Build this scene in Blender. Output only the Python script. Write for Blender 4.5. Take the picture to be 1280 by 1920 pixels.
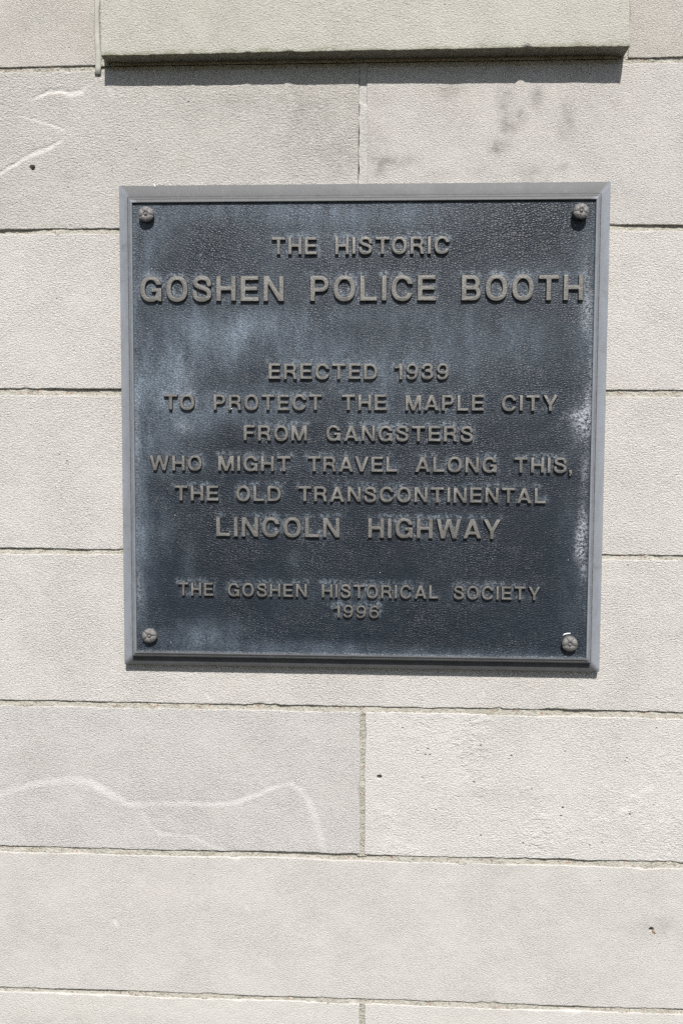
import bpy, bmesh, math, random
import numpy as np
from mathutils import Matrix, Vector, kdtree

# ------------------------------------------------------------------ scene, camera, light
scene = bpy.context.scene
for o in list(bpy.data.objects):
    bpy.data.objects.remove(o)
COL = scene.collection

S = 1.3235                                    # metres from the lens to the wall face (plane y = 0)
F_PX = 1956.0                                 # focal length for a 1920 px high frame
YAW, PITCH, ROLL = 0.0535752740, -0.0762385968, 0.00428682831
CAM = Vector((0.0359029545 * S, -S, -0.00214433631 * S))


def cam_rot(y, p, r):
    base = Matrix(((1, 0, 0), (0, 0, -1), (0, 1, 0)))
    return base @ Matrix.Rotation(y, 3, 'Y') @ Matrix.Rotation(p, 3, 'X') @ Matrix.Rotation(r, 3, 'Z')


R3 = cam_rot(YAW, PITCH, ROLL)
cd = bpy.data.cameras.new('camera')
cam = bpy.data.objects.new('camera', cd)
COL.objects.link(cam)
cam.matrix_world = Matrix.Translation(CAM) @ R3.to_4x4()
cd.sensor_fit = 'VERTICAL'
cd.sensor_height = 36.0
cd.lens = F_PX / 1920 * 36.0
cd.clip_start = 0.05
cd.clip_end = 500
scene.camera = cam

SUN_X, SUN_Z = -0.128, -1.06                  # light travels (SUN_X, 1, SUN_Z)
ldir = Vector((SUN_X, 1.0, SUN_Z)).normalized()
sd = bpy.data.lights.new('sun', 'SUN')
sd.energy = 4.9
sd.angle = math.radians(0.5)
sd.color = (1.0, 0.972, 0.942)
sun = bpy.data.objects.new('sun', sd)
COL.objects.link(sun)
sun.rotation_euler = ldir.to_track_quat('-Z', 'Y').to_euler()
sun.location = (0.5, -4, 4)

w = bpy.data.worlds.new('World')
scene.world = w
w.use_nodes = True
wn = w.node_tree
sky = wn.nodes.new('ShaderNodeTexSky')
sky.sky_type = 'NISHITA'
sky.sun_disc = False
sky.sun_elevation = math.asin(-ldir.z)
sky.sun_rotation = math.radians(180) + math.atan2(SUN_X, 1.0)
bg = wn.nodes['Background']
bg.inputs['Strength'].default_value = 0.09
wn.links.new(sky.outputs[0], bg.inputs['Color'])

vs = scene.view_settings
vs.view_transform = 'Standard'
vs.look = 'None'
vs.gamma = 1
vs.use_curve_mapping = False
vs.exposure = 0.41
scene.cycles.use_denoising = False                # the fine grain must survive


# ------------------------------------------------------------------ helpers
def P(px, py, y=0.0):
    """point of the plane y on the sight line of a photo pixel (1280 x 1920)"""
    d = R3 @ Vector(((px - 640) / F_PX, -(py - 960) / F_PX, -1))
    t = (y - CAM.y) / d.y
    p = CAM + d * t
    return p.x, p.z


def thing(name, label, cat, loc, kind=None):
    o = bpy.data.objects.new(name, None)
    COL.objects.link(o)
    o.location = loc
    o.empty_display_size = 0.05
    o['label'] = label
    o['category'] = cat
    if kind:
        o['kind'] = kind
    return o


def world_loc(o):
    v = Vector(o.location)
    while o.parent:
        o = o.parent
        v = v + Vector(o.location)
    return v


def link(name, me, mat, parent=None, at=(0, 0, 0), label=None):
    """mesh coordinates are relative to the world point `at`"""
    o = bpy.data.objects.new(name, me)
    COL.objects.link(o)
    if mat:
        me.materials.clear()
        me.materials.append(mat)
    if parent:
        o.parent = parent
        o.location = Vector(at) - world_loc(parent)
    else:
        o.location = at
    if label:
        o['label'] = label
    return o


def hash2(ix, iz, seed):
    n = (ix.astype(np.int64) * 374761393 + iz.astype(np.int64) * 668265263 + seed * 1442695041) & 0x7fffffff
    n = ((n ^ (n >> 13)) * 1274126177) & 0x7fffffff
    n = ((n ^ (n >> 16)) * 2246822519) & 0x7fffffff
    return ((n ^ (n >> 15)) & 0xffff) / 32767.5 - 1.0


def vnoise(x, z, scale, seed):
    """value noise in [-1, 1]; scale = cell size"""
    x = np.asarray(x, float) / scale + 1000
    z = np.asarray(z, float) / scale + 1000
    ix, iz = np.floor(x), np.floor(z)
    fx, fz = x - ix, z - iz
    fx = fx * fx * (3 - 2 * fx)
    fz = fz * fz * (3 - 2 * fz)
    a = hash2(ix, iz, seed); b = hash2(ix + 1, iz, seed)
    c = hash2(ix, iz + 1, seed); d = hash2(ix + 1, iz + 1, seed)
    return (a * (1 - fx) + b * fx) * (1 - fz) + (c * (1 - fx) + d * fx) * fz


def fbm(x, z, scale, seed, octs=4):
    v = 0; a = 1; t = 0
    for k in range(octs):
        v = v + a * vnoise(x, z, scale / 2 ** k, seed + 17 * k)
        t += a; a *= 0.55
    return v / t


def seg_dist(X, Z, pts):
    """distance and running width of a polyline [(x, z, half_width), ...]: returns soft coverage 0..1"""
    best = np.zeros_like(X)
    for (x0, z0, w0, s0), (x1, z1, w1, s1) in zip(pts[:-1], pts[1:]):
        dx, dz = x1 - x0, z1 - z0
        L2 = dx * dx + dz * dz + 1e-12
        t = np.clip(((X - x0) * dx + (Z - z0) * dz) / L2, 0, 1)
        d = np.hypot(X - x0 - t * dx, Z - z0 - t * dz)
        wd = w0 + (w1 - w0) * t
        st = s0 + (s1 - s0) * t
        best = np.maximum(best, st * np.clip(1.4 - d / wd, 0, 1))
    return best


def set_attr(me, name, arr):
    a = me.attributes.new(name, 'FLOAT', 'POINT')
    a.data.foreach_set('value', np.ascontiguousarray(arr, dtype=np.float32).ravel())


def grid_faces(nr, nc, flip=False):
    i = np.arange(nr * nc).reshape(nr, nc)
    q = np.stack([i[:-1, :-1], i[:-1, 1:], i[1:, 1:], i[1:, :-1]], -1).reshape(-1, 4)
    return q[:, ::-1] if flip else q


def mesh_np(name, verts, quads, smooth=True):
    me = bpy.data.meshes.new(name)
    me.vertices.add(len(verts))
    me.vertices.foreach_set('co', np.ascontiguousarray(verts, dtype=np.float32).ravel())
    n = len(quads)
    me.loops.add(n * 4)
    me.polygons.add(n)
    me.loops.foreach_set('vertex_index', np.ascontiguousarray(quads, dtype=np.int32).ravel())
    me.polygons.foreach_set('loop_start', np.arange(0, n * 4, 4, dtype=np.int32))
    me.polygons.foreach_set('loop_total', np.full(n, 4, dtype=np.int32))
    me.update(calc_edges=True)
    me.validate()
    if smooth:
        me.polygons.foreach_set('use_smooth', np.ones(n, dtype=bool))
    return me


def mesh_bm(name, bm, smooth=False):
    me = bpy.data.meshes.new(name)
    bmesh.ops.recalc_face_normals(bm, faces=bm.faces[:])
    bm.to_mesh(me)
    bm.free()
    if smooth:
        for p in me.polygons:
            p.use_smooth = True
    return me


# ------------------------------------------------------------------ materials
class NT:
    def __init__(self, name):
        self.m = bpy.data.materials.new(name)
        self.m.use_nodes = True
        self.t = self.m.node_tree
        self.b = self.t.nodes['Principled BSDF']
        self.co = self.n('ShaderNodeTexCoord').outputs['Object']

    def n(self, typ, **kw):
        nd = self.t.nodes.new(typ)
        for k, v in kw.items():
            setattr(nd, k, v)
        return nd

    def set(self, nd, key, v):
        if hasattr(v, 'is_output') or isinstance(v, bpy.types.NodeSocket):
            self.t.links.new(v, nd.inputs[key])
        else:
            nd.inputs[key].default_value = v

    def mapping(self, scale=(1, 1, 1), rot=(0, 0, 0), src=None):
        m = self.n('ShaderNodeMapping')
        self.set(m, 'Vector', src or self.co)
        m.inputs['Scale'].default_value = scale
        m.inputs['Rotation'].default_value = rot
        return m.outputs[0]

    def noise(self, scale, detail=3, rough=.55, vec=None, dist=0):
        nd = self.n('ShaderNodeTexNoise')
        self.set(nd, 'Vector', vec or self.co)
        nd.inputs['Scale'].default_value = scale
        nd.inputs['Detail'].default_value = detail
        nd.inputs['Roughness'].default_value = rough
        nd.inputs['Distortion'].default_value = dist
        return nd.outputs['Fac']

    def voro(self, scale, feature='F1', vec=None, rnd=1.0, out='Distance', smooth=None):
        nd = self.n('ShaderNodeTexVoronoi', feature=feature)
        self.set(nd, 'Vector', vec or self.co)
        nd.inputs['Scale'].default_value = scale
        nd.inputs['Randomness'].default_value = rnd
        if smooth is not None:
            nd.inputs['Smoothness'].default_value = smooth
        return nd.outputs[out]

    def math(self, op, a, b=0.0, c=None, clamp=False):
        nd = self.n('ShaderNodeMath', operation=op)
        nd.use_clamp = clamp
        self.set(nd, 0, a)
        self.set(nd, 1, b)
        if c is not None:
            self.set(nd, 2, c)
        return nd.outputs[0]

    def ramp(self, fac, lo, hi, a=0.0, b=1.0):
        nd = self.n('ShaderNodeMapRange')
        self.set(nd, 'Value', fac)
        for k, v in (('From Min', lo), ('From Max', hi), ('To Min', a), ('To Max', b)):
            nd.inputs[k].default_value = v
        return nd.outputs[0]

    def mix(self, fac, a, b, blend='MIX'):
        nd = self.n('ShaderNodeMix', data_type='RGBA', blend_type=blend)
        for key, v in ((0, fac), (6, a), (7, b)):
            if isinstance(v, bpy.types.NodeSocket):
                self.t.links.new(v, nd.inputs[key])
            else:
                nd.inputs[key].default_value = v if key == 0 else (*v, 1)[:4]
        return nd.outputs[2]

    def attr(self, name):
        nd = self.n('ShaderNodeAttribute', attribute_name=name)
        return nd.outputs['Fac']

    def bump(self, h, strength, dist, normal=None):
        nd = self.n('ShaderNodeBump')
        self.set(nd, 'Height', h)
        nd.inputs['Strength'].default_value = strength
        nd.inputs['Distance'].default_value = dist
        if normal:
            self.set(nd, 'Normal', normal)
        return nd.outputs[0]

    def done(self, color=None, rough=None, normal=None, metallic=None, spec=None):
        for k, v in (('Base Color', color), ('Roughness', rough), ('Normal', normal), ('Metallic', metallic), ('Specular IOR Level', spec)):
            if v is not None:
                if k == 'Base Color' and not isinstance(v, bpy.types.NodeSocket):
                    v = (*v, 1)
                self.set(self.b, k, v)
        return self.m


def stone_mat(name, base, rough_grain=1.0, seed=0.0, dirt=0.0, grain=1.0, slant=14, pit=1.0):
    t = NT(name)
    off = t.n('ShaderNodeMapping')
    t.set(off, 'Vector', t.co)
    off.inputs['Location'].default_value = (seed * 3.1, 0, seed * 1.7)
    co = off.outputs[0]
    b = np.array(base) * (1.125, 1.112, 1.09)
    dark = tuple(b * (0.97, 0.962, 0.95))
    lite = tuple(np.minimum(b * 1.025, .9))
    big = t.noise(9, 4, .6, co)
    col = t.mix(t.ramp(big, .34, .68), dark, lite)
    # soft cloudy dirt
    mid = t.noise(30, 4, .65, co)
    col = t.mix(t.ramp(mid, .46, .75, 0, .05 + dirt), col, tuple(b * (0.76, 0.74, 0.70)))
    # pale and dark mineral grains
    g = t.noise(720, 2, .6, co)
    col = t.mix(t.ramp(g, .52, .72, 0, .55), col, tuple(np.minimum(b * 1.38, .92)))
    g2 = t.noise(560, 2, .6, t.mapping((1, 1, 1), (0, 0, .6), co))
    col = t.mix(t.ramp(g2, .55, .74, 0, .5), col, tuple(b * (.68, .65, .62)))
    # patches with more open grain
    patch = t.ramp(t.noise(14, 3, .6, co), .38, .62, .62, 1.0)
    vein = t.attr('vein')
    col = t.mix(t.math('MULTIPLY', t.math('MULTIPLY', vein, t.ramp(t.noise(240, 4, .75, co), .36, .60, .0, 1.0)), .52), col, (.66, .65, .64))
    stain = t.attr('stain')
    col = t.mix(t.math('MULTIPLY', stain, .8), col, tuple(b * (.40, .385, .37)))
    moss = t.attr('moss')
    mn = t.math('MULTIPLY', moss, t.ramp(t.noise(90, 4, .7, co), .3, .6))
    col = t.mix(mn, col, (.175, .18, .10))
    # tooled grain: short slightly slanting strokes
    m1 = t.mapping((330 * grain, 330, 640 * grain), (0, math.radians(slant), 0), co)
    h1 = t.noise(1.0, 3, .6, m1, .4)
    m2 = t.mapping((900, 900, 1200), (0, math.radians(-10), 0), co)
    h2 = t.noise(1.0, 2, .5, m2)
    pits = t.ramp(t.voro(110, 'F1', co, 1.0), 0.0, .16, 0, 1)
    pitm = t.ramp(t.noise(26, 3, .65, co), .62 - .04 * pit, .73 - .04 * pit)
    pv = t.math('MULTIPLY', t.math('SUBTRACT', 1.0, pits), pitm)
    hp = t.math('MULTIPLY', pv, -1.0 * pit)
    # flakes: crisp little scarps in patches
    fl = t.ramp(t.noise(75 * grain, 4, .62, t.mapping((1, 1, 1.7), (0, math.radians(slant), 0), co)), .47, .56)
    flm = t.ramp(t.noise(9, 4, .65, co), .5, .64, 0, max(0, .30 * (pit - 1)))
    hp = t.math('ADD', hp, t.math('MULTIPLY', fl, flm))
    h = t.math('ADD', t.math('MULTIPLY', h1, patch), t.math('MULTIPLY', h2, .5))
    h = t.math('ADD', h, hp)
    h = t.math('MULTIPLY', h, t.math('SUBTRACT', 1.0, t.math('MULTIPLY', vein, .75)))
    nrm = t.bump(h, 1.0, 0.0033 * rough_grain)
    return t.done(col, .92, nrm, 0, .25)


M = {}
M['stone_warm'] = stone_mat('limestone warm', (.430, .412, .382), 1.0, .3, 0, 1.25, 28)
M['stone_pale'] = stone_mat('limestone pale', (.482, .467, .443), 1.05, 1.1, 0, .95, 14, 1.2)
M['stone_flaked'] = stone_mat('limestone flaked', (.492, .480, .458), .9, 9.4, .06, .9, 8, 2.0)
M['stone_dirty'] = stone_mat('limestone weathered', (.432, .418, .392), 1.15, 2.2, .2, .8, 10, 1.3)
M['stone_pink'] = stone_mat('limestone pinkish', (.440, .423, .402), .9, 3.7, 0, 1.1, 4)
M['stone_smooth'] = stone_mat('limestone fine grained', (.438, .424, .402), .62, 4.4, .05, 1.2, -12, .8)
M['stone_green'] = stone_mat('limestone greenish', (.385, .378, .338), .7, 5.3, .15, 1.1, 3, .8)


M['stone_cool'] = stone_mat('limestone cool grey', (.456, .443, .427), 1.0, 6.9, 0, 1.05, 20)
M['stone_base'] = stone_mat('limestone cream', (.432, .420, .395), .5, 8.2)


def mortar_mat():
    t = NT('lime mortar')
    n1 = t.noise(60, 4, .6)
    col = t.mix(t.ramp(n1, .3, .7), (.315, .300, .250), (.43, .41, .355))
    v = t.voro(420, 'F1', None, 1.0, 'Color')
    sep = t.n('ShaderNodeSeparateColor')
    t.set(sep, 'Color', v)
    col = t.mix(t.ramp(sep.outputs[0], .88, .92, 0, .6), col, (.20, .17, .13))
    col = t.mix(t.ramp(sep.outputs[1], .97, .98, 0, .7), col, (.30, .15, .09))
    col = t.mix(t.ramp(t.noise(22, 3), .55, .7, 0, .6), col, (.26, .25, .19))
    h = t.math('ADD', t.noise(500, 3, .6), t.math('MULTIPLY', t.voro(420), .5))
    return t.done(col, .95, t.bump(h, 1.0, .0022), 0, .2)


M['mortar'] = mortar_mat()
t_ = NT('smooth grey caulk')
M['caulk'] = t_.done(t_.mix(t_.ramp(t_.noise(40, 4), .35, .65), (.30, .295, .255), (.40, .395, .35)), .7, t_.bump(t_.noise(200, 3), .6, .0008), 0, .3)
t_ = NT('pale flush pointing')
M['pointing'] = t_.done(t_.mix(t_.ramp(t_.noise(60, 4, .65), .35, .65), (.33, .318, .292), (.42, .405, .378)), .9, t_.bump(t_.noise(420, 3), 1.0, .0014), 0, .2)


def plate_mat():
    t = NT('dark oxidised bronze leather grain')
    pat = t.attr('patina')
    halo = t.attr('halo')
    strong = t.attr('bloom')
    # warp the cells a little so the grain runs in wandering rows like hide
    nz = t.n('ShaderNodeTexNoise')
    t.set(nz, 'Vector', t.co)
    nz.inputs['Scale'].default_value = 45
    nz.inputs['Detail'].default_value = 2
    add = t.n('ShaderNodeVectorMath', operation='MULTIPLY_ADD')
    t.set(add, 0, nz.outputs['Color'])
    add.inputs[1].default_value = (.006, .006, .006)
    t.set(add, 2, t.co)
    vec = t.mapping((1.0, 1.0, 1.35), (0, math.radians(-12), 0), add.outputs[0])
    edge = t.voro(300, 'DISTANCE_TO_EDGE', vec, .95)
    edge2 = t.voro(560, 'DISTANCE_TO_EDGE', vec, 1.0)
    fine = t.noise(1100, 2, .6)
    base = t.mix(t.ramp(t.noise(7, 4, .6), .35, .65), (.0040, .0078, .0135), (.0066, .0118, .0190))
    # white oxide: streaky, broken by fine speckle
    sp = t.ramp(t.noise(420, 4, .75), .40, .66)
    cl = t.ramp(t.noise(38, 5, .75, t.mapping((1.6, 1, .7))), .32, .70)
    f = t.math('MULTIPLY', pat, t.math('MULTIPLY_ADD', sp, .75, .25))
    f = t.math('MULTIPLY', f, t.math('MULTIPLY_ADD', cl, .8, .25), clamp=True)
    col = t.mix(f, base, (.195, .242, .292))
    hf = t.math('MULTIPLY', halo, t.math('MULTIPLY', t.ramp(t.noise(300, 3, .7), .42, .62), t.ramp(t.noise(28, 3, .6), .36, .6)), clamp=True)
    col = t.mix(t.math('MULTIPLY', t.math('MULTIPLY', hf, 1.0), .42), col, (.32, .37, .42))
    bl = t.math('MULTIPLY', strong, t.ramp(t.noise(330, 3, .8), .44, .56), clamp=True)
    col = t.mix(bl, col, (.55, .56, .60))
    # a few lone white specks
    vs_ = t.n('ShaderNodeTexVoronoi')
    t.set(vs_, 'Vector', t.co)
    vs_.inputs['Scale'].default_value = 150
    sep = t.n('ShaderNodeSeparateColor')
    t.set(sep, 'Color', vs_.outputs['Color'])
    spk = t.math('MULTIPLY', t.ramp(sep.outputs[0], .982, .985), t.ramp(vs_.outputs['Distance'], .10, .05, 0, 1))
    col = t.mix(t.math('MULTIPLY', spk, .7), col, (.6, .6, .62))
    h = t.math('POWER', t.ramp(edge, 0, .38), .6)
    h = t.math('ADD', h, t.math('MULTIPLY', t.math('POWER', t.ramp(edge2, 0, .4), .6), .18))
    h = t.math('ADD', h, t.math('MULTIPLY', fine, .2))
    soft = t.ramp(t.noise(11, 3, .6), .35, .65, .55, 1.0)
    nrm = t.bump(t.math('MULTIPLY', h, soft), 1.0, .00042)
    ro = t.math('ADD', t.math('MULTIPLY', f, .22), t.ramp(t.noise(18, 3), .3, .7, .38, .48))
    return t.done(col, ro, nrm, .0, .38)


def bronze_mat(name, a, b, rough=.5, metal=.25, spec=.5, bump=.0004, dirt=(.05, .05, .045), rail_pale=None):
    t = NT(name)
    n1 = t.noise(40, 4, .65)
    col = t.mix(t.ramp(n1, .32, .68), a, b)
    col = t.mix(t.ramp(t.noise(260, 4, .7), .5, .75, 0, .55), col, dirt)
    col = t.mix(t.ramp(t.noise(900, 2, .6), .58, .75, 0, .5), col, tuple(np.array(b) * 1.6))
    h = t.math('ADD', t.noise(700, 3, .6), t.math('MULTIPLY', t.noise(180, 2), .6))
    if rail_pale:
        crease_mottle = t.ramp(t.noise(120, 4, .7), .3, .6, .45, 1)
        pale_mix = t.math('MULTIPLY', t.attr('rail_pale'), t.ramp(t.noise(90, 4, .6, t.mapping((1, 1, .25))), .25, .6, .7, 1))
        col = t.mix(pale_mix, col, rail_pale)
        col = t.mix(t.math('MULTIPLY', t.attr('crease'), crease_mottle), col, (.035, .035, .036))
        col = t.mix(t.ramp(t.noise(55, 5, .7), .56, .7, 0, .35), col, (.09, .088, .082))
    return t.done(col, t.ramp(n1, .3, .7, rough - .06, rough + .08), t.bump(h, .7, bump), metal, spec)


M['plate'] = plate_mat()
M['letter'] = bronze_mat('brown bronze lettering', (.110, .106, .097), (.172, .166, .152), .50, .45, .4, .0009, (.06, .056, .05))
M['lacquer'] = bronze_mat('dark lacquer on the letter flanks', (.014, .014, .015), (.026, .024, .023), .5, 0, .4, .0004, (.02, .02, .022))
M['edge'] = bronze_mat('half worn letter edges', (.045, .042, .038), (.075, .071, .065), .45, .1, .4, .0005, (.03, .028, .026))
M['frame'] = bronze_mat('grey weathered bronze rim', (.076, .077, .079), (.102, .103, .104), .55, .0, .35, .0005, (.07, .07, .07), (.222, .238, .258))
M['rosette'] = bronze_mat('dull brown rosette bronze', (.105, .10, .095), (.175, .168, .16), .42, .2, .5, .0016, (.05, .048, .045))
tt = NT('white paint fleck')
M['white'] = tt.done((.78, .78, .80), .6, tt.bump(tt.noise(900, 2), .5, .0004))
tt = NT('dark hollow')
M['dark'] = tt.done((.03, .026, .022), .9)
tt = NT('rust')
M['rust'] = tt.done(tt.mix(tt.noise(800), (.20, .11, .05), (.34, .22, .12)), .9)

# ------------------------------------------------------------------ the limestone wall
wall = thing('limestone_wall', 'pale grey limestone block wall with recessed mortar joints behind the dark plaque', 'wall', (0, 0, -0.95))

ZJ = [z * S for z in (.3420, .1910, .0388, -.1170, -.2685, -.4172, -.5652)]     # undersides of courses 1..7
JH = [.0066, .0068, .0085, .0073, .0080, .0082, .0070]                            # joint heights
XL, XR = -.66, .66
ZT, ZB = .78, -.97

VEINS = []


def vein(pts, s=1.0):
    VEINS.append([(*P(a, b), wd * .00068 * .52, st * s * .85) for a, b, wd, st in pts])


vein([(64, 184, 6, .5), (85, 174, 8, 1), (108, 170, 9, 1), (135, 173, 10, .9), (152, 172, 11, .8), (166, 160, 8, .2)])
vein([(30, 215, 3, .2), (70, 225, 4, .7), (105, 235, 4, .9), (122, 243, 4, .9)])
vein([(-30, 342, 7, .9), (5, 322, 7, 1), (40, 300, 8, 1), (75, 283, 9, 1), (98, 275, 8, .9), (118, 262, 5, .5)])
vein([(206, 165, 8, .5), (213, 178, 6, .3)])
LOWER = .8
vein([(-20, 1492, 13, .55), (30, 1477, 13, .6), (80, 1464, 15, .65), (130, 1459, 16, .7), (170, 1463, 16, .8), (205, 1485, 15, .8),
      (245, 1506, 13, .7), (290, 1506, 11, .6), (345, 1503, 10, .65), (400, 1506, 10, .7), (440, 1503, 12, .8), (480, 1488, 11, .75),
      (520, 1473, 10, .7), (548, 1466, 11, .8), (575, 1490, 14, .7), (592, 1530, 14, .65), (602, 1568, 14, .6), (612, 1604, 13, .5)], LOWER)
vein([(268, 1522, 10, .5), (280, 1545, 9, .5), (305, 1562, 9, .55), (365, 1567, 9, .5), (395, 1582, 10, .5), (440, 1602, 9, .4)], LOWER)
vein([(388, 1296, 4, .5), (393, 1310, 4, .5)])
vein([(905, 1292, 5, .5), (910, 1304, 4, .4)])
vein([(1205, 1478, 14, .4), (1220, 1475, 14, .4)])
vein([(215, 1724, 9, .7), (222, 1737, 7, .3)])
vein([(462, 1698, 9, .5), (468, 1706, 8, .4)])
vein([(1160, 1520, 14, .35), (1175, 1512, 12, .35)])

STAINS = [(945, 185, 14, 26, .5), (1005, 180, 14, 22, .45), (978, 215, 10, 20, .4), (950, 238, 16, 18, .6), (935, 268, 22, 12, .35),
          (928, 284, 10, 8, .55), (1062, 232, 14, 30, .4), (838, 172, 26, 12, .35), (740, 302, 34, 9, .5), (712, 318, 16, 10, .4), (1005, 325, 34, 14, .4),
          (905, 325, 24, 14, .2), (1055, 311, 12, 8, .25), (700, 250, 26, 60, .25), (820, 330, 40, 12, .2),
          (600, 250, 70, 60, .20), (530, 190, 120, 22, .2), (640, 300, 40, 40, .2), (380, 200, 80, 30, .12), (520, 260, 150, 90, .10), (560, 220, 110, 60, .08),
          (1215, 1740, 34, 18, .3), (1245, 1732, 16, 14, .3), (70, 330, 20, 40, .08),
          (900, 1490, 60, 14, .25), (985, 1495, 40, 14, .3), (960, 1368, 60, 20, .18), (880, 1410, 40, 14, .2),
          (60, 1925, 60, 16, .25), (240, 1915, 200, 12, .2), (120, 1750, 60, 40, .1), (35, 1700, 30, 80, .12), (1180, 1380, 80, 60, .12)]
STAINS = [(a, b, c, d, e * (1.5 if 700 < a < 1100 and b < 340 else 1)) for a, b, c, d, e in STAINS]
STAINS = [(*P(a, b), c * .00068, d * .00068, e) for a, b, c, d, e in STAINS]
HOLES = [(*P(61, 314), .0032), (*P(711, 1457), .0030), (*P(1220, 1743), .0030), (*P(996, 1480), .0011), (*P(1054, 1515), .0013), (*P(1051, 1530), .0012),
         (*P(1180, 1527), .0014)]


def axis(a, b, step, centres):
    v = list(np.linspace(a, b, max(2, int((b - a) / step))))
    for e in (.0004, .0009, .0015, .0024):
        v += [a + e, b - e]
    for c, r in centres:
        if a < c < b:
            v += list(c + np.linspace(-r * 1.8, r * 1.8, 21))
    v = np.array(sorted(x for x in v if a <= x <= b))
    keep = [0]
    for i in range(1, len(v)):
        if v[i] - v[keep[-1]] > .00018:
            keep.append(i)
    keep[-1] = len(v) - 1
    return v[keep]


def stone(x0, x1, z0, z1, mat, seed, name='stone_block', face=(0.0, 0.0), jit=1.35, chips=1.3, depth=.03, moss=False, label=None):
    """one dressed block: worn arrises, wavering edges, slight unevenness; face = (left, right) projection"""
    hs = [(hx, hz, r) for hx, hz, r in HOLES if x0 < hx < x1 and z0 < hz < z1]
    xs = axis(x0, x1, .0021, [(h[0], h[2]) for h in hs])
    zs = axis(z0, z1, .0021, [(h[1], h[2]) for h in hs])
    X, Z = np.meshgrid(xs, zs)
    dl, dr, db, dt = X - x0, x1 - X, Z - z0, z1 - Z

    def edge(u, k):
        return jit * (.0007 * vnoise(u, u * 0 + k, .11, seed * 7 + k) + .00045 * vnoise(u, u * 0 + k, .022, seed * 11 + k)
                      + .0002 * vnoise(u, u * 0 + k, .006, seed * 13 + k))
    wdt = .02
    X2 = X + edge(Z, 1) * np.clip(1 - dl / wdt, 0, 1) + edge(Z, 2) * np.clip(1 - dr / wdt, 0, 1)
    Z2 = Z + edge(X, 3) * np.clip(1 - db / wdt, 0, 1) + edge(X, 4) * np.clip(1 - dt / wdt, 0, 1)
    d = np.minimum(np.minimum(dl, dr), np.minimum(db, dt))
    chip = np.clip(fbm(X, Z, .018, seed + 5, 3) - .28, 0, 1) * .006 * chips
    rr = .0009 + .0004 * vnoise(X, Z, .012, seed + 3) + chip
    k = np.clip(1 - d / rr, 0, 1)
    drop = rr * (1 - np.sqrt(np.clip(1 - k * k, 0, 1)))
    relief = .00035 * fbm(X, Z, .06, seed + 9, 3) + .00022 * fbm(X, Z, .012, seed + 21, 2)
    f = face[0] + (face[1] - face[0]) * (X - x0) / (x1 - x0)
    Y = -f - relief + drop
    for hx, hz, r in hs:
        q = np.hypot(X - hx, (Z - hz) * (1 + .15 * math.sin(hx * 90))) / r
        Y = Y + np.clip((1.12 - q) / .24, 0, 1) * min(.012, r * 3.5)
    n, m = X.shape
    V = np.stack([X2, Y, Z2], -1).reshape(-1, 3)
    Q = grid_faces(n, m)
    # sides back into the wall
    idx = np.arange(n * m).reshape(n, m)
    ring = np.concatenate([idx[0, :], idx[1:, -1], idx[-1, -2::-1], idx[-2:0:-1, 0]])
    vb = V[ring].copy()
    vb[:, 1] = depth
    mid = V[ring].copy()
    mid[:, 1] += .0012
    b0 = len(V)
    L = len(ring)
    V = np.concatenate([V, mid, vb])
    j = np.arange(L)
    jn = (j + 1) % L
    Q = np.concatenate([Q, np.stack([ring[jn], ring[j], b0 + j, b0 + jn], -1),
                        np.stack([b0 + jn, b0 + j, b0 + L + j, b0 + L + jn], -1)])
    me = mesh_np(name, V, Q)
    wx = X + .0012 * vnoise(X, Z, .008, 77)
    wz = Z + .0012 * vnoise(X, Z, .008, 78)
    vn = np.zeros_like(X)
    for pts in VEINS:
        vn = np.maximum(vn, seg_dist(wx, wz, pts))
    vn *= np.clip(.85 + .4 * fbm(X, Z, .01, 31, 2), 0, 1)
    st = np.zeros_like(X)
    for sx, sz, a, b, e in STAINS:
        st += e * np.exp(-(((X - sx) / a) ** 2 + ((Z - sz) / b) ** 2) * .9)
    st = np.clip(st * (.72 + .6 * fbm(X, Z, .012, 41, 3) + .55 * fbm(X, Z, .0055, 43, 2)), 0, 1)
    # fine dirt just along the lower arris of the joint
    ms = np.zeros_like(X)
    if moss:
        ms = np.clip(1 - db / (.0060 + .0035 * vnoise(X, Z, .02, 55)), 0, 1) * .95
    tail = 2 * L

    def ext(a, v):
        return np.concatenate([a.ravel(), np.full(tail, v)])
    set_attr(me, 'vein', ext(vn, 0))
    set_attr(me, 'stain', ext(st, .22 if moss else .1))
    set_attr(me, 'moss', ext(ms, .6 if moss else 0))
    return link(name, me, M[mat], wall, (0, 0, 0), label)


def px_x(px, py):
    return P(px, py)[0]


# course 1: stone either side of the projecting block
xa = px_x(181, 60); xb = px_x(190, 60); xc = px_x(1184, 50); xd = px_x(1194, 50)
blkL = P(190, 105, -.0265)[0]; blkR = P(1178.5, 86, -.0310)[0]
stone(XL, blkL - .0070, ZJ[0], ZT, 'stone_warm', 1)
stone(blkR + .0065, XR, ZJ[0], ZT, 'stone_warm', 2)
zb_blk = .5 * (P(190, 105, -.0265)[1] + P(1178.5, 86, -.031)[1])
stone(blkL, blkR, zb_blk, ZT, 'stone_green', 3, 'projecting_stone', (.0265, .0310), 1.0, 2.6, .03, True,
      'projecting block above the plaque with a mossy lower edge')
# course 2
cx = px_x(672, 240); cx2 = px_x(687, 240)
stone(XL, cx, ZJ[1], ZJ[0] - JH[0], 'stone_dirty', 4)
stone(cx2, XR, ZJ[1], ZJ[0] - JH[0], 'stone_pink', 5, jit=.8)
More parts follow.
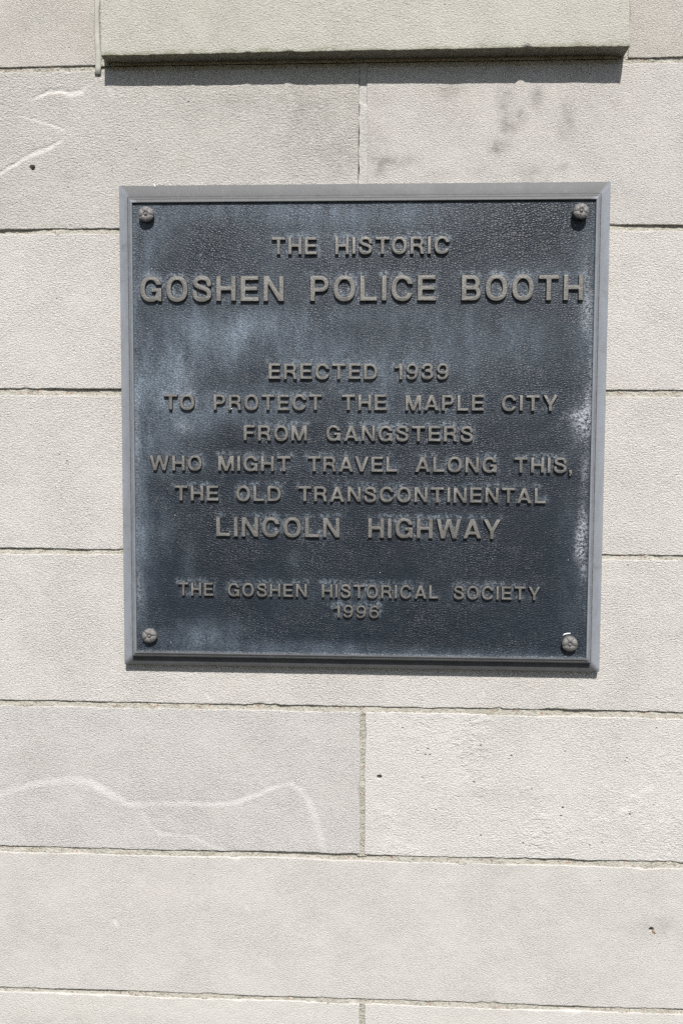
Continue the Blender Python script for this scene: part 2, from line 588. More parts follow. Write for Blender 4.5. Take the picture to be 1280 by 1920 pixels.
# courses 3..5
stone(XL, XR, ZJ[2], ZJ[1] - JH[1], 'stone_pale', 6)
stone(XL, XR, ZJ[3], ZJ[2] - JH[2], 'stone_pale', 7)
stone(XL, XR, ZJ[4], ZJ[3] - JH[3], 'stone_pale', 8, jit=1.7)
# course 6
dx = px_x(674.5, 1470); dx2 = px_x(683.5, 1470)
stone(XL, dx, ZJ[5], ZJ[4] - JH[4], 'stone_cool', 9, jit=1.6)
stone(dx2, XR, ZJ[5], ZJ[4] - JH[4], 'stone_flaked', 10, jit=2.1)
# course 7, 8
stone(XL, XR, ZJ[6], ZJ[5] - JH[5], 'stone_smooth', 11)
ex = px_x(673.5, 1890); ex2 = px_x(684, 1890)
stone(XL, ex, ZB, ZJ[6] - JH[6], 'stone_base', 12)
stone(ex2, XR, ZB, ZJ[6] - JH[6], 'stone_base', 13)


# mortar: rough strips set back in every joint, one mesh
def mortar_strip(x0, x1, z0, z1, back, seed, rough=1.0):
    nx = max(3, int((x1 - x0) / .0013)); nz = max(3, int((z1 - z0) / .0009))
    X, Z = np.meshgrid(np.linspace(x0, x1, nx), np.linspace(z0, z1, nz))
    b = back(X, Z) if callable(back) else back
    Y = b + rough * (.0008 * fbm(X, Z, .012, seed, 3) + .0006 * fbm(X, Z, .003, seed + 50, 2))
    return np.stack([X, Y, Z], -1).reshape(-1, 3), grid_faces(nz, nx)


parts = []
for i, (z, h) in enumerate(zip(ZJ, JH)):
    def back(X, Z, i=i, z=z, h=h):
        # weathered deeper in places just below the upper stone
        deep = .0034 * np.clip(vnoise(X, Z * 0, .09, 300 + i) - .05, 0, 1) + .0015 * np.clip(vnoise(X, Z * 0, .02, 330 + i) - .2, 0, 1)
        return .0024 + deep - .0017 * np.clip((z - Z) / h, 0, 1)
    if i == 0:
        parts.append(mortar_strip(XL, XR, z - h - .003, z + .003, .0022, 100 + i))
    else:
        parts.append(mortar_strip(XL, XR, z - h - .003, z + .003, back, 100 + i))
parts.append(mortar_strip(blkL - .010, blkL + .003, ZJ[0] - .001, ZT, -.0005, 120, .6))
parts.append(mortar_strip(blkR - .003, blkR + .010, ZJ[0] - .001, ZT, .0022, 121))
def flush(X, Z):
    top = np.clip((Z - (ZJ[0] - .052 + .002 * np.sin((X - cx) * 600))) / .003, 0, 1)
    return -.0003 + .0021 * top + .0012 * np.clip(1 - (cx2 + .0014 - X) / .0012, 0, 1) * (1 - top)


POINT = mortar_strip(cx + .0009, cx2 + .0014, ZJ[1] - .003, ZJ[0], flush, 122, .4)
POINT[0][:, 0] += .0007 * vnoise(POINT[0][:, 2], POINT[0][:, 2] * 0, .012, 140) + .0004 * vnoise(POINT[0][:, 2], POINT[0][:, 2] * 0, .004, 141)
parts.append(mortar_strip(cx - .003, cx2 + .003, ZJ[1] - .003, ZJ[0], .006, 126, 1))
parts.append(mortar_strip(dx - .003, dx2 + .003, ZJ[5] - .003, ZJ[4], .0022, 123))
parts.append(mortar_strip(ex - .003, ex2 + .003, ZB, ZJ[6], .0018, 124))
# bedding under the projecting stone, right up to its underside
parts.append(mortar_strip(blkL + .004, blkR - .006, ZJ[0] - .001, zb_blk + .004, -.0008, 125, 1.2))
V = []; Q = []; o0 = 0
for v, q in parts:
    V.append(v); Q.append(q + o0); o0 += len(v)
link('mortar', mesh_np('mortar', np.concatenate(V), np.concatenate(Q)), M['mortar'], wall)


link('pointing_strip', mesh_np('pointing_strip', *POINT), M['pointing'], wall)


def tube_mesh(pts, radii, flat=1.0, n=8, y0=0.0):
    bm = bmesh.new()
    rings = []
    for i, (x, z) in enumerate(pts):
        a = pts[max(0, i - 1)]; b = pts[min(len(pts) - 1, i + 1)]
        tx, tz = b[0] - a[0], b[1] - a[1]
        l = math.hypot(tx, tz) or 1
        nx, nz = -tz / l, tx / l
        r = radii[i]
        rings.append([bm.verts.new((x + nx * r * math.cos(k * 2 * math.pi / n), y0 - r * flat * math.sin(k * 2 * math.pi / n),
                                    z + nz * r * math.cos(k * 2 * math.pi / n))) for k in range(n)])
    for a, b in zip(rings[:-1], rings[1:]):
        for k in range(n):
            bm.faces.new((a[k], a[(k + 1) % n], b[(k + 1) % n], b[k]))
    bm.faces.new(rings[0]); bm.faces.new(rings[-1])
    return bm


# a smear of caulk proud of the joint beside the projecting stone
rng = random.Random(4)
pts = [(px_x(183.5, 60) + .0011 * math.sin(i * .7) + rng.uniform(-.0005, .0005), zb_blk - .014 + i * .009) for i in range(36)]
bm = tube_mesh(pts, [.0036 + rng.uniform(-.0006, .0006) for _ in pts], .5, 10, -.0008)
link('caulk_bead', mesh_bm('caulk_bead', bm, True), M['caulk'], wall, (0, 0, 0), 'grey bead smeared up the joint beside the projecting block')
# rusty stub in the lower right hole
x, z = P(1225.5, 1747.5)
bm = tube_mesh([(x - .0022, z + .0022), (x, z), (x + .0012, z - .002)], [.0009, .0012, .0007], 1.0, 8, -.0004)
link('rusty_stub', mesh_bm('rusty_stub', bm, True), M['rust'], wall)

# ------------------------------------------------------------------ the plaque
# square cast plaque, its outer corners found on the wall
H_FL0, H_FL1, H_RO, H_RI, H_PL = .0112, .0150, .0201, .0224, .0192
CORN = [P(px_, py_, -.0112) for px_, py_ in ((225, 346), (1145, 341), (1121, 1261), (233, 1246))]
CX_ = sum(c[0] for c in CORN) / 4
CZ_ = sum(c[1] for c in CORN) / 4
HW = (CORN[1][0] + CORN[2][0] - CORN[0][0] - CORN[3][0] + CORN[0][1] + CORN[1][1] - CORN[2][1] - CORN[3][1]) / 8   # half width
plaque = thing('bronze_plaque', 'square dark bronze plaque with raised lettering and grey rim fixed to the limestone wall', 'plaque', (CX_, 0, CZ_ - HW))


KS = (.90, .90, .90, 1.12)                                   # left, right, bottom, top rail widths


def prof_frame():
    # (distance in from the outer edge, height off the wall)
    prof = [(0, .0004), (0, H_FL0 - .0012), (.0004, H_FL0 - .0003), (.0012, H_FL0 + .0001), (.0126, H_FL1), (.0134, H_FL1 + .0001), (.0138, H_FL1 + .0006),
            (.0139, H_RO - .0010), (.0143, H_RO - .0002), (.0152, H_RO + .0003), (.0166, H_RO + .0008), (.0170, H_RO + .0007), (.0174, H_RO + .0011),
            (.0200, H_RI), (.0206, H_RI - .0001), (.0210, H_RI - .0006), (.0213, H_PL - .001)]
    n = 140
    sides = []
    for k in range(4):
        sides.append(np.linspace(-1, 1, n, endpoint=False))
    V = []
    for u, h in prof:
        ring = []
        for k, s in enumerate(sides):
            l, r, b, t = HW - u * KS[0], HW - u * KS[1], HW - u * KS[2], HW - u * KS[3]
            sx_, sz_ = (r - l) / 2 + s * (r + l) / 2, (t - b) / 2 + s * (t + b) / 2
            p = {0: (sx_, -b), 1: (np.full(n, r), sz_), 2: (r - l - sx_, np.full(n, t)), 3: (np.full(n, -l), t - b - sz_)}[k]
            x = p[0] * np.ones(n); z = p[1] * np.ones(n)
            ring.append(np.stack([x, np.full(n, -h), z], -1))
        ring = np.concatenate(ring)
        wob = .00012 * vnoise(ring[:, 0] + u, ring[:, 2], .05, 5) + .00008 * vnoise(ring[:, 0], ring[:, 2] + u, .009, 6)
        if h > .001:
            ring[:, 1] += wob
        V.append(ring)
    L = 4 * n
    V = np.concatenate(V)
    Q = []
    j = np.arange(L); jn = (j + 1) % L
    for i in range(len(prof) - 1):
        Q.append(np.stack([i * L + j, i * L + jn, (i + 1) * L + jn, (i + 1) * L + j], -1))
    V[:, 0] += CX_
    V[:, 2] += CZ_
    me = mesh_np('rim', V, np.concatenate(Q))
    cr = {8: 1.0, 7: 1.0, 6: 1.0, 5: .9, 4: .25, 9: .6, 11: 1.0}                # colour darkened along the grooves of the moulding
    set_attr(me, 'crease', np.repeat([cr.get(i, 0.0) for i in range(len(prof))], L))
    sx_, sz_ = np.abs(V[:, 0] - CX_), np.abs(V[:, 2] - CZ_)
    set_attr(me, 'rail_pale', np.clip((sx_ - sz_) / .0015 + .5, 0, 1) * np.where(V[:, 1] < -.0190, .75, 1))        # upright rails coloured paler and bluer than top and bottom
    return me


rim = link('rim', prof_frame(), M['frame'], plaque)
rim.data.set_sharp_from_angle(angle=math.radians(28))


# --- lettering: grotesque capitals drawn as regions, traced to outlines, extruded with drafted edges
SW, SH = .205, .178


class Reg:
    def __init__(self, N=96):
        self.N = N
        xs = (np.arange(int(1.65 * N)) / N) - .18
        zs = (np.arange(int(1.60 * N)) / N) - .34
        self.X, self.Z = np.meshgrid(xs, zs)
        self.x0, self.z0 = xs[0], zs[0]
        self.m = np.zeros_like(self.X)

    def add(self, f): self.m = np.maximum(self.m, f); return self
    def cut(self, f): self.m = np.minimum(self.m, 1 - f); return self
    def sd(self, d): return np.clip(.5 - d * self.N, 0, 1)                    # signed distance -> coverage
    def rect(self, x0, z0, x1, z1):
        return self.sd(np.maximum(np.maximum(x0 - self.X, self.X - x1), np.maximum(z0 - self.Z, self.Z - z1)))

    def poly(self, pts):
        d = np.full_like(self.X, -9.0)
        area = sum(a[0] * b[1] - b[0] * a[1] for a, b in zip(pts, pts[1:] + pts[:1]))
        sg = 1 if area > 0 else -1
        for a, b in zip(pts, pts[1:] + pts[:1]):
            ex, ez = b[0] - a[0], b[1] - a[1]
            l = math.hypot(ex, ez)
            d = np.maximum(d, sg * ((self.X - a[0]) * ez - (self.Z - a[1]) * ex) / l)
        return self.sd(d)

    def ell(self, cx, cz, rx, rz, n=2.0):
        q = (np.abs((self.X - cx) / rx) ** n + np.abs((self.Z - cz) / rz) ** n) ** (1 / n)
        return self.sd((q - 1) * min(rx, rz))

    def path(self, pts, wd):
        P_ = []
        p = [pts[0]] + pts + [pts[-1]]
        for i in range(1, len(p) - 2):
            for k in range(10):
                t = k / 10
                c = []
                for ax in (0, 1):
                    a, b, c_, d = p[i - 1][ax], p[i][ax], p[i + 1][ax], p[i + 2][ax]
                    c.append(.5 * (2 * b + (c_ - a) * t + (2 * a - 5 * b + 4 * c_ - d) * t * t + (3 * b - a - 3 * c_ + d) * t ** 3))
                P_.append(tuple(c))
        P_.append(pts[-1])
        best = np.full_like(self.X, 9.0)
        for i, ((x0, z0), (x1, z1)) in enumerate(zip(P_[:-1], P_[1:])):
            dx_, dz_ = x1 - x0, z1 - z0
            L2 = dx_ * dx_ + dz_ * dz_ + 1e-12
            t = ((self.X - x0) * dx_ + (self.Z - z0) * dz_) / L2
            over = np.zeros_like(t)
            if i == 0: over = np.maximum(over, -t * math.sqrt(L2))
            if i == len(P_) - 2: over = np.maximum(over, (t - 1) * math.sqrt(L2))
            tc = np.clip(t, 0, 1)
            dd = np.hypot(self.X - x0 - tc * dx_, self.Z - z0 - tc * dz_) - wd / 2
            dd = np.where(over > 0, np.maximum(dd, over), dd)
            best = np.minimum(best, dd)
        return self.sd(best)

    def bowl(self, x1, z0, z1, sw=SW, sh=SH):
        r = (z1 - z0) / 2; c = x1 - r
        out = np.maximum(self.rect(0, z0, c, z1), self.ell(c, z0 + r, r, r) * (self.X > c - .02))
        inn = np.maximum(self.rect(sw, z0 + sh * .97, c, z1 - sh * .97), self.ell(c, z0 + r, r - sw * .95, r - sh * .97) * (self.X > c - .01))
        return np.minimum(out, 1 - inn)


def glyph_region(ch):
    g = Reg()
    r = g.rect
    if ch == 'A':
        g.add(g.poly([(0, 0), (.215, 0), (.555, 1), (.335, 1)])).add(g.poly([(.89, 0), (.675, 0), (.335, 1), (.555, 1)])).add(r(.2, .20, .69, .36)); wd = .89
    elif ch == 'B':
        g.add(g.bowl(.775, 0, .595)).add(g.bowl(.73, .42, 1.0)); wd = .775
    elif ch in 'CGO':
        cx_, rx, rz = .43, .435, .52
        o = g.ell(cx_, .5, rx, rz, 2.25); i = g.ell(cx_, .5, rx - .208, rz - .178, 2.15)
        g.add(np.minimum(o, 1 - i)); wd = .865
        if ch == 'C':
            g.cut(g.poly([(.50, .345), (.9, .30), (1.1, .36), (1.1, .64), (.5, .64)])); wd = .85
        if ch == 'G':
            g.cut(r(.5, .37, 1.1, .65)).cut(r(.70, -.1, 1.1, .37))
            g.add(r(.45, .37, .86, .535)).add(r(.695, -.0, .86, .535)); wd = .86
    elif ch == 'D':
        o = np.maximum(r(0, 0, .38, 1), g.ell(.38, .5, .45, .5, 2.2) * (g.X > .36))
        i = np.maximum(r(SW, SH, .38, 1 - SH), g.ell(.38, .5, .45 - SW, .5 - SH, 2.2) * (g.X > .37))
        g.add(np.minimum(o, 1 - i)); wd = .83
    elif ch == 'E':
        g.add(r(0, 0, SW, 1)).add(r(0, 0, .73, SH)).add(r(0, 1 - SH, .715, 1)).add(r(0, .42, .67, .42 + SH * .95)); wd = .73
    elif ch == 'F':
        g.add(r(0, 0, SW, 1)).add(r(0, 1 - SH, .69, 1)).add(r(0, .41, .62, .41 + SH * .95)); wd = .69
    elif ch == 'H':
        g.add(r(0, 0, SW, 1)).add(r(.785 - SW, 0, .785, 1)).add(r(0, .42, .785, .42 + SH)); wd = .785
    elif ch == 'I':
        g.add(r(0, 0, SW, 1)); wd = SW
    elif ch == 'L':
        g.add(r(0, 0, SW, 1)).add(r(0, 0, .68, SH)); wd = .68
    elif ch == 'M':
        g.add(r(0, 0, .19, 1)).add(r(.76, 0, .95, 1)).add(g.poly([(0, 1), (.27, 1), (.565, 0), (.385, 0)])).add(g.poly([(.95, 1), (.68, 1), (.385, 0), (.565, 0)])); wd = .95
    elif ch == 'N':
        g.add(r(0, 0, .195, 1)).add(r(.61, 0, .805, 1)).add(g.poly([(0, 1), (.215, 1), (.805, 0), (.59, 0)])); wd = .805
    elif ch == 'P':
        g.add(r(0, 0, SW, 1)).add(g.bowl(.745, .36, 1.0)); wd = .745
    elif ch == 'R':
        g.add(r(0, 0, SW, 1)).add(g.bowl(.765, .41, 1.0)).add(g.path([(.40, .50), (.55, .44), (.635, .32), (.655, .16), (.675, .05), (.70, -.02)], .2) * (g.Z > 0) * (g.X > .3)); wd = .80
    elif ch == 'S':
        g.add(g.path([(.655, .655), (.635, .80), (.53, .895), (.375, .925), (.20, .885), (.115, .76), (.16, .64), (.30, .565),
                      (.47, .505), (.62, .42), (.665, .28), (.60, .14), (.40, .07), (.22, .10), (.12, .20), (.095, .345)], .196)); wd = .765
    elif ch == 'T':
        g.add(r(0, 1 - SH, .80, 1)).add(r(.40 - SW / 2, 0, .40 + SW / 2, 1)); wd = .80
    elif ch == 'V':
        g.add(g.poly([(0, 1), (.22, 1), (.545, 0), (.325, 0)])).add(g.poly([(.87, 1), (.65, 1), (.325, 0), (.545, 0)])); wd = .87
    elif ch == 'W':
        g.add(g.poly([(0, 1), (.205, 1), (.425, 0), (.225, 0)])).add(g.poly([(.225, 0), (.425, 0), (.70, 1), (.50, 1)]))
        g.add(g.poly([(1.2, 1), (.995, 1), (.775, 0), (.975, 0)])).add(g.poly([(.975, 0), (.775, 0), (.50, 1), (.70, 1)])); wd = 1.2
    elif ch == 'Y':
        g.add(g.poly([(0, 1), (.235, 1), (.525, .36), (.33, .36)])).add(g.poly([(.86, 1), (.625, 1), (.335, .36), (.53, .36)])).add(r(.33, 0, .53, .46)); wd = .86
    elif ch == '1':
        g.add(r(.20, 0, .40, 1)).add(g.path([(.0, .745), (.12, .765), (.20, .83), (.26, .99)], .15) * (g.Z < 1)); wd = .40
    elif ch == '3':
        g.add(g.path([(.10, .70), (.14, .85), (.32, .925), (.50, .87), (.56, .73), (.49, .60), (.27, .545)], .185))
        g.add(g.path([(.27, .545), (.50, .50), (.595, .31), (.50, .13), (.32, .075), (.14, .13), (.085, .31)], .19)); wd = .68
    elif ch in '69':
        o = g.ell(.34, .675, .34, .345); i = g.ell(.34, .675, .165, .185)
        g.add(np.minimum(o, 1 - i))
        g.add(g.path([(.59, .66), (.585, .42), (.50, .17), (.33, .07), (.17, .10), (.09, .23)], .175)); wd = .68
        if ch == '6':
            # the nine turned half round
            k = Reg()
            ii = np.clip(np.round(((.68 - g.X) - g.x0) * g.N).astype(int), 0, g.X.shape[1] - 1)
            jj = np.clip(np.round(((1.0 - g.Z) - g.z0) * g.N).astype(int), 0, g.X.shape[0] - 1)
            g.m = g.m[jj, ii]
    elif ch == ',':
        g.add(r(0, 0, .2, .2)).add(g.poly([(.07, .02), (.2, .02), (.2, -.05), (.07, -.24), (.0, -.17)])); wd = .2
    # soften the corners a little, as a casting has
    m = g.m
    for _ in range(2):
        mp = np.pad(m, 1)
        m = (mp[:-2, 1:-1] + mp[2:, 1:-1] + mp[1:-1, :-2] + mp[1:-1, 2:] + 4 * mp[1:-1, 1:-1]) / 8
    g.m = m
    return g, wd


def trace(g):
    """closed 0.5 contours of the region"""
    m = g.m
    segs = {}
    n, k = m.shape
    inside = m > .5
    code = inside[:-1, :-1] * 1 + inside[:-1, 1:] * 2 + inside[1:, 1:] * 4 + inside[1:, :-1] * 8
    T = {1: ['lb'], 2: ['br'], 3: ['lr'], 4: ['rt'], 5: ['lt', 'rb'], 6: ['bt'], 7: ['lt'], 8: ['tl'], 9: ['tb'], 10: ['bl', 'tr'], 11: ['tr'], 12: ['rl'], 13: ['rb'], 14: ['bl']}

    def pt(i, j, e):
        if e == 'b': k_, a, b, p, q = ('h', i, j), m[i, j], m[i, j + 1], (j, i), (j + 1, i)
        elif e == 't': k_, a, b, p, q = ('h', i + 1, j), m[i + 1, j], m[i + 1, j + 1], (j, i + 1), (j + 1, i + 1)
        elif e == 'l': k_, a, b, p, q = ('v', i, j), m[i, j], m[i + 1, j], (j, i), (j, i + 1)
        else: k_, a, b, p, q = ('v', i, j + 1), m[i, j + 1], m[i + 1, j + 1], (j + 1, i), (j + 1, i + 1)
        t = (.5 - a) / (b - a)
        return k_, (p[0] + t * (q[0] - p[0]), p[1] + t * (q[1] - p[1]))
    nxt = {}
    pos = {}
    adj = {}
    for i, j in zip(*np.nonzero((code > 0) & (code < 15))):
        for s in T[int(code[i, j])]:
            ka, pa = pt(i, j, s[0]); kb, pb = pt(i, j, s[1])
            pos[ka] = pa; pos[kb] = pb
            adj.setdefault(ka, []).append(kb); adj.setdefault(kb, []).append(ka)
    loops = []
    seen = set()
    for s in pos:
        if s in seen:
            continue
        lp = [s]; seen.add(s); cur = s
        while True:
            nb = [q for q in adj[cur] if q not in seen]
            if not nb:
                break
            cur = nb[0]; seen.add(cur); lp.append(cur)
        if len(lp) > 8:
            loops.append([(pos[q][0] / g.N + g.x0, pos[q][1] / g.N + g.z0) for q in lp])
    return loops


def simplify(lp, tol):
    """Douglas-Peucker on a closed loop"""
    n = len(lp)
    a = np.array(lp)
    far = int(np.argmax(np.hypot(*(a - a[0]).T)))

    def dp(i, j):
        if j <= i + 1:
            return [i]
        p, q = a[i], a[j % n]
        d = q - p
        l = np.hypot(*d) + 1e-12
        idx = np.arange(i + 1, j)
        r = a[idx % n] - p
        dist = np.abs(r[:, 0] * d[1] - r[:, 1] * d[0]) / l
        k = int(np.argmax(dist))
        if dist[k] < tol:
            return [i]
        return dp(i, int(idx[k])) + dp(int(idx[k]), j)
    return [tuple(a[k % n]) for k in dp(0, far) + dp(far, n)]


GLYPH = {}
for ch in 'ABCDEFGHILMNOPRSTVWY1369,':
    g, wd = glyph_region(ch)
    GLYPH[ch] = ([simplify(l, .0022) for l in trace(g)], wd)

KERN = {'TR': -.03, 'AV': -.10, 'WA': -.08, 'AY': -.10, 'TA': -.09, 'TY': -.0, 'LO': -.02, 'LA': -.01, 'AL': -.02, 'RA': -.02, 'AP': -.02, 'MA': -.02, 'LE': 0, 'CT': -.02, 'TO': -.06, 'VE': -.04, '19': .02, '96': 0}

LET_Y = -(H_PL + .0040)
WORDS = [  # text, left px, right px, top px, bottom px
    [('THE', 509.2, 594.3, 444.2, 477), ('HISTORIC', 628, 842.3, 443.6, 476.8)],
    [('GOSHEN', 262.5, 532.3, 517.0, 565), ('POLICE', 581, 817.5, 516, 564.3), ('BOOTH', 864.5, 1093.6, 515.4, 563.6)],
    [('ERECTED', 503.2, 708, 682, 712), ('1939', 741, 841.3, 681, 711)],
    [('TO', 306.7, 365, 739, 769), ('PROTECT', 400, 603.7, 739.2, 769.2), ('THE', 640, 725, 740, 769.8), ('MAPLE', 759.5, 907, 740.6, 770), ('CITY', 940, 1045.6, 741.2, 770.7)],
    [('FROM', 456.4, 575.6, 797.6, 826.6), ('GANGSTERS', 611.2, 887, 798.2, 827.6)],
    [('WHO', 280.5, 378.8, 853, 881.8), ('MIGHT', 408.8, 544.8, 854.4, 883.2), ('TRAVEL', 576.4, 744.5, 855.5, 884.6), ('ALONG', 777.5, 931.2, 857.4, 886.2), ('THIS,', 963, 1072.4, 858.8, 887.4)],
    [('THE', 327, 410, 910, 938.2), ('OLD', 442.5, 527, 911.2, 939.4), ('TRANSCONTINENTAL', 558.8, 1023, 913.8, 943.4)],
    [('LINCOLN', 405, 636.8, 969.2, 1006.6), ('HIGHWAY', 689.4, 938.8, 973.2, 1010)],
    [('THE', 333.8, 400.5, 1091.2, 1115.6), ('GOSHEN', 426.8, 575.6, 1093.8, 1118.6), ('HISTORICAL', 602.7, 821.8, 1097, 1123), ('SOCIETY', 849.5, 1012.7, 1100.6, 1126.2)],
    [('1996', 626.3, 710.8, 1135, 1158.6)]]
LABELS = {(1, 0): 'large raised word GOSHEN', (1, 1): 'large raised word POLICE', (1, 2): 'large raised word BOOTH'}
halo_pts = []


def layout(text):
    x = 0; out = []
    for i, ch in enumerate(text):
        loops, wd = GLYPH[ch]
        if i:
            x += .165 + KERN.get(text[i - 1:i + 1], 0)
        if ch == ',':
            x -= .06
        out.append((ch, x))
        x += wd
    return out, x


for li, line in enumerate(WORDS):
    tops = [P((a + b) / 2, t, LET_Y)[1] for _, a, b, t, bt in line]
    bots = [P((a + b) / 2, bt, LET_Y)[1] for _, a, b, t, bt in line]
    # one level baseline for the whole line
    mx = [P((a + b) / 2, t, LET_Y)[0] for _, a, b, t, bt in line]
    cap = float(np.mean(np.array(tops) - np.array(bots)))
    for wi, (text, a, b, tp, bt) in enumerate(line):
        zc = float(np.mean(bots)) if len(line) > 1 else bots[0]
        ym = (tp + bt) / 2
        xl, xr = P(a, ym, LET_Y)[0], P(b, ym, LET_Y)[0]
        lay, total = layout(text)
        sx = (xr - xl) / total
        cu = bpy.data.curves.new('raised_word', 'CURVE')
        cu.dimensions = '2D'
        cu.fill_mode = 'BOTH'
        bev = .00075 if cap > .028 else .0006
        deep = -LET_Y - H_PL + .0009
        cu.extrude = deep / 2 - bev
        cu.bevel_depth = bev
        cu.bevel_resolution = 2
        cu.offset = -bev
        jr = random.Random(li * 31 + wi)
        for ch, gx in lay:
            jz = jr.uniform(-.00025, .00025)
            for lp in GLYPH[ch][0]:
                sp = cu.splines.new('POLY')
                sp.points.add(len(lp) - 1)
                for k, (u, v) in enumerate(lp):
                    x_, z_ = (gx + u) * sx, v * cap + jz
                    sp.points[k].co = (x_, z_, 0, 1)
                    halo_pts.append((xl + x_, zc + z_))
                sp.use_cyclic_u = True
        tmp = bpy.data.objects.new('tmp', cu)
        COL.objects.link(tmp)
        bpy.context.view_layer.update()
        me = bpy.data.meshes.new_from_object(tmp.evaluated_get(bpy.context.evaluated_depsgraph_get()))
        bpy.data.objects.remove(tmp)
        bpy.data.curves.remove(cu)
        # text plane XY -> wall plane XZ, facing -Y
        me.transform(Matrix(((1, 0, 0, xl), (0, 0, -1, LET_Y + deep / 2), (0, 1, 0, zc), (0, 0, 0, 1))))
        bm = bmesh.new()
        bm.from_mesh(me)
        bmesh.ops.remove_doubles(bm, verts=bm.verts[:], dist=1e-6)
        bmesh.ops.recalc_face_normals(bm, faces=bm.faces[:])
        bm.to_mesh(me)
        bm.free()
        me.name = 'raised_word'
        for p in me.polygons:
            p.use_smooth = True
        me.set_sharp_from_angle(angle=math.radians(50))
        o = link('raised_word', me, M['letter'], plaque, (0, 0, 0), LABELS.get((li, wi)))
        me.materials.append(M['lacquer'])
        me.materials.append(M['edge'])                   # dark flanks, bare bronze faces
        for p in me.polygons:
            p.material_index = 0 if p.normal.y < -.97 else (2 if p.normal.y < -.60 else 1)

# --- the recessed plate with its oxide patches
kd = kdtree.KDTree(len(halo_pts) * 1)
for i, (x, z) in enumerate(halo_pts):
    kd.insert((x, z, 0), i)
kd.balance()
n = 440
pl, pr, pb, pt_ = (HW - .0208 * k for k in KS)
X, Z = np.meshgrid(np.linspace(-pl, pr, n) + CX_, np.linspace(-pb, pt_, n) + CZ_)
Y = -H_PL - .00018 * fbm(X, Z, .03, 71, 3)
rim_d = np.minimum(np.minimum(X - CX_ + pl, pr - X + CX_), np.minimum(Z - CZ_ + pb, pt_ - Z + CZ_))
Y -= .0010 * np.clip(1 - rim_d / .0022, 0, 1) ** 2
halo = np.zeros(X.size)
xf, zf = X.ravel(), Z.ravel()
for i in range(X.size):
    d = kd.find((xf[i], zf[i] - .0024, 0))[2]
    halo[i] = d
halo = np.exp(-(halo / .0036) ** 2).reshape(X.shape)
# photo places of the oxide: px, py, half sizes, strength
BLOBS = [(345, 640, 46, 60, .9), (420, 625, 60, 34, .8), (500, 612, 70, 28, .6), (330, 720, 50, 46, .9), (345, 790, 44, 30, .8), (295, 770, 46, 60, .7),
         (268, 690, 26, 110, .7), (440, 665, 30, 40, .5), (560, 640, 60, 50, .35), (430, 770, 60, 26, .55), (480, 740, 80, 26, .4), (520, 770, 60, 20, .3),
         (300, 420, 60, 50, .45), (270, 500, 30, 60, .7), (430, 392, 160, 24, .45), (640, 395, 160, 26, .5), (760, 400, 120, 34, .35), (590, 450, 130, 50, .35),
         (700, 590, 240, 24, .35), (620, 660, 160, 34, .40), (830, 680, 150, 60, .35), (690, 700, 100, 40, .35), (900, 640, 120, 40, .25), (760, 780, 200, 16, .25),
         (1096, 600, 22, 80, .55), (1090, 450, 30, 60, .3), (980, 640, 80, 60, .18), (690, 740, 60, 30, .3),
         (258, 900, 18, 160, .6), (262, 1060, 22, 110, .5), (300, 985, 46, 60, .28), (310, 840, 60, 30, .4), (356, 1050, 12, 40, .3),
         (395, 1183, 60, 24, .6), (350, 1200, 60, 22, .45), (470, 1214, 130, 14, .5), (620, 1216, 120, 12, .35), (800, 1225, 160, 10, .3), (960, 1228, 120, 10, .3),
         (550, 1050, 12, 14, .3), (1080, 1010, 26, 90, .3), (1090, 800, 30, 60, .4), (1075, 1150, 26, 60, .18), (320, 880, 50, 20, .3), (660, 870, 400, 14, .12),
         (680, 1112, 330, 18, .12), (500, 540, 260, 40, .25), (980, 520, 120, 30, .3)]
pat = np.full(X.shape, .03)
for px, py, wa, wb, s in BLOBS:
    x, z = P(px, py, -H_PL)
    pat += s * np.exp(-(((X - x) / (wa * .00068)) ** 2 + ((Z - z) / (wb * .00068)) ** 2))
streak = .5 + .45 * vnoise(X, Z * .18, .012, 91) + .3 * vnoise(X, Z * .2, .0045, 92) + .35 * fbm(X, Z * .6, .006, 93, 3)
pat = pat * np.clip(.62 + .38 * streak, .3, 1.2) + .22 * np.clip(1 - rim_d / .006, 0, 1)
bloom = np.zeros_like(X)
for px, py, wa, wb, s in [(1092, 790, 16, 24, 1), (1100, 770, 8, 40, .8), (1075, 780, 16, 8, .5), (1088, 1018, 9, 26, 1), (1092, 985, 8, 34, .9), (1085, 1040, 8, 10, .7), (1093, 1070, 6, 20, .6),
                          (1100, 590, 10, 40, .6), (1100, 520, 8, 40, .35), (1095, 880, 7, 40, .45), (1108, 690, 5, 60, .4), (262, 1105, 7, 40, .4), (258, 820, 5, 120, .3), (345, 800, 14, 10, .35), (350, 720, 12, 26, .3)]:
    x, z = P(px, py, -H_PL)
    bloom += s * np.exp(-(((X - x) / (wa * .00068)) ** 2 + ((Z - z) / (wb * .00068)) ** 2))
me = mesh_np('plate', np.stack([X, Y, Z], -1).reshape(-1, 3), grid_faces(n, n))
set_attr(me, 'patina', np.clip(pat, 0, 1.3))
set_attr(me, 'halo', halo)
set_attr(me, 'bloom', np.clip(bloom, 0, 1) * .5)
link('plate', me, M['plate'], plaque)


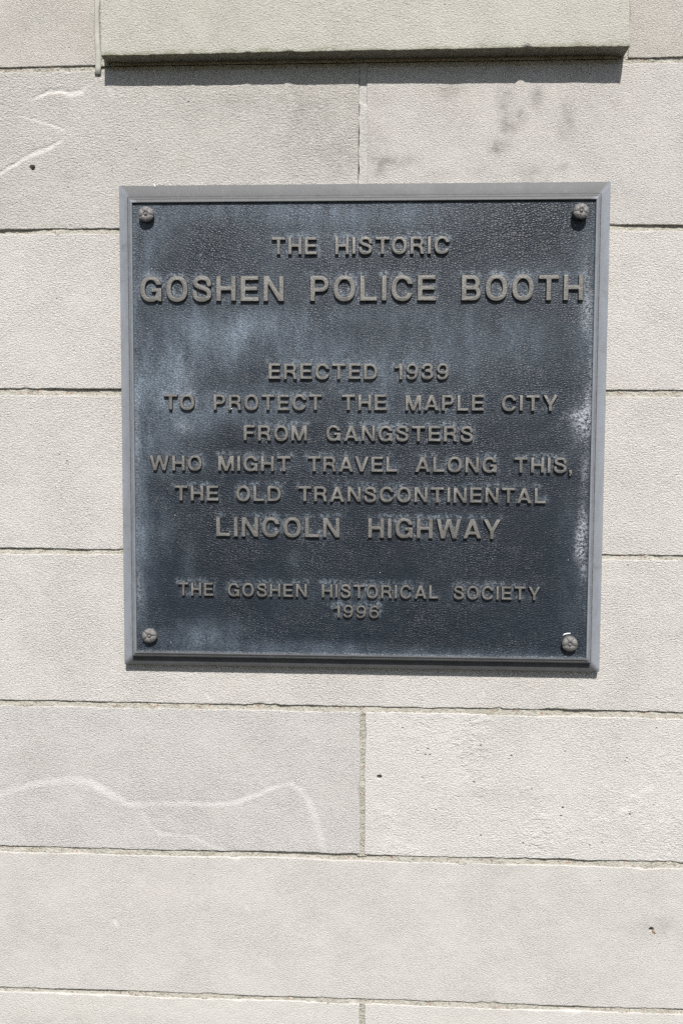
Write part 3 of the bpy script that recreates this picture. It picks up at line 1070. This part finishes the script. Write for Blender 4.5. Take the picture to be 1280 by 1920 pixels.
# --- rosette-headed fixings
def rosette(px, py, h, r, turn, tilt):
    x, z = P(px, py, -H_PL - h)
    base = (x, -H_PL + .001, z)
    bm = bmesh.new()
    nt = 60
    prof = [0.0, .12, .2, .24, .28, .34, .42, .52, .62, .72, .80, .87, .92, .96, .99, 1.0]
    rings = []
    for rr in prof:
        ring = []
        for k in range(nt):
            a_ = k / nt * 2 * math.pi
            pet = abs(math.sin(2.5 * (a_ + turn)))                 # six petals
            groove = math.exp(-(pet / .22) ** 2)
            hh = h - .0026 * rr ** 3.2
            if rr > .26:
                hh -= .0007 * groove * min(1, (rr - .26) / .2)
                hh += .0007 * math.sin(math.pi * min(1, (rr - .26) / .74)) * pet
            if .2 <= rr <= .3:
                hh -= .0013
            rad = r * rr * (1 - .025 * groove * (rr > .8))
            ring.append(bm.verts.new((rad * math.cos(a_), -hh - .001, rad * math.sin(a_))))
        rings.append(ring)
    for hh, k_ in ((h * .55, 1.0), (h * .3, .97), (0.0, .96)):
        rings.append([bm.verts.new((r * k_ * math.cos(k / nt * 2 * math.pi), -hh, r * k_ * math.sin(k / nt * 2 * math.pi))) for k in range(nt)])
    for a_, b_ in zip(rings[:-1], rings[1:]):
        for k in range(nt):
            bm.faces.new((a_[k], a_[(k + 1) % nt], b_[(k + 1) % nt], b_[k]))
    bmesh.ops.remove_doubles(bm, verts=bm.verts[:], dist=1e-6)
    o = link('rosette_screw', mesh_bm('rosette_screw', bm, True), M['rosette'], plaque, base)
    o.rotation_euler = tilt
    bm = bmesh.new()
    bmesh.ops.create_uvsphere(bm, u_segments=20, v_segments=12, radius=.0021)
    bmesh.ops.scale(bm, verts=bm.verts[:], vec=(1, .7, 1))
    s = bpy.data.objects.new('centre_boss', mesh_bm('centre_boss', bm, True))
    COL.objects.link(s)
    s.data.materials.append(M['rosette'])
    s.parent = o
    s.location = (0, -h - .0004, 0)
    return o


rosette(272, 400.5, .0108, .0095, .2, (0, 0, .06))
rosette(1089, 395.5, .0142, .0094, .5, (-.05, 0, .03))
rosette(278.5, 1193, .0092, .0094, .0, (.0, 0, .08))
rosette(1069, 1208, .0098, .0098, .35, (.06, 0, -.06))

# white flecks of paint on the casting
pts = [P(a_, b_, -H_PL - .0006) for a_, b_ in ((1054, 1191.5), (1058, 1189), (1063, 1188), (1069, 1187.5))]
link('paint_fleck', mesh_bm('paint_fleck', tube_mesh(pts, [.0003, .0008, .0008, .0005], .6, 8, -H_PL - .0004), True), M['white'], plaque)
pts = [P(a_, b_, -H_FL0 - .001) for a_, b_ in ((289, 345), (290, 348), (291, 351))]
link('paint_fleck', mesh_bm('paint_fleck', tube_mesh(pts, [.0004, .0007, .0009], .5, 8, -H_FL0 - .0006), True), M['white'], plaque)
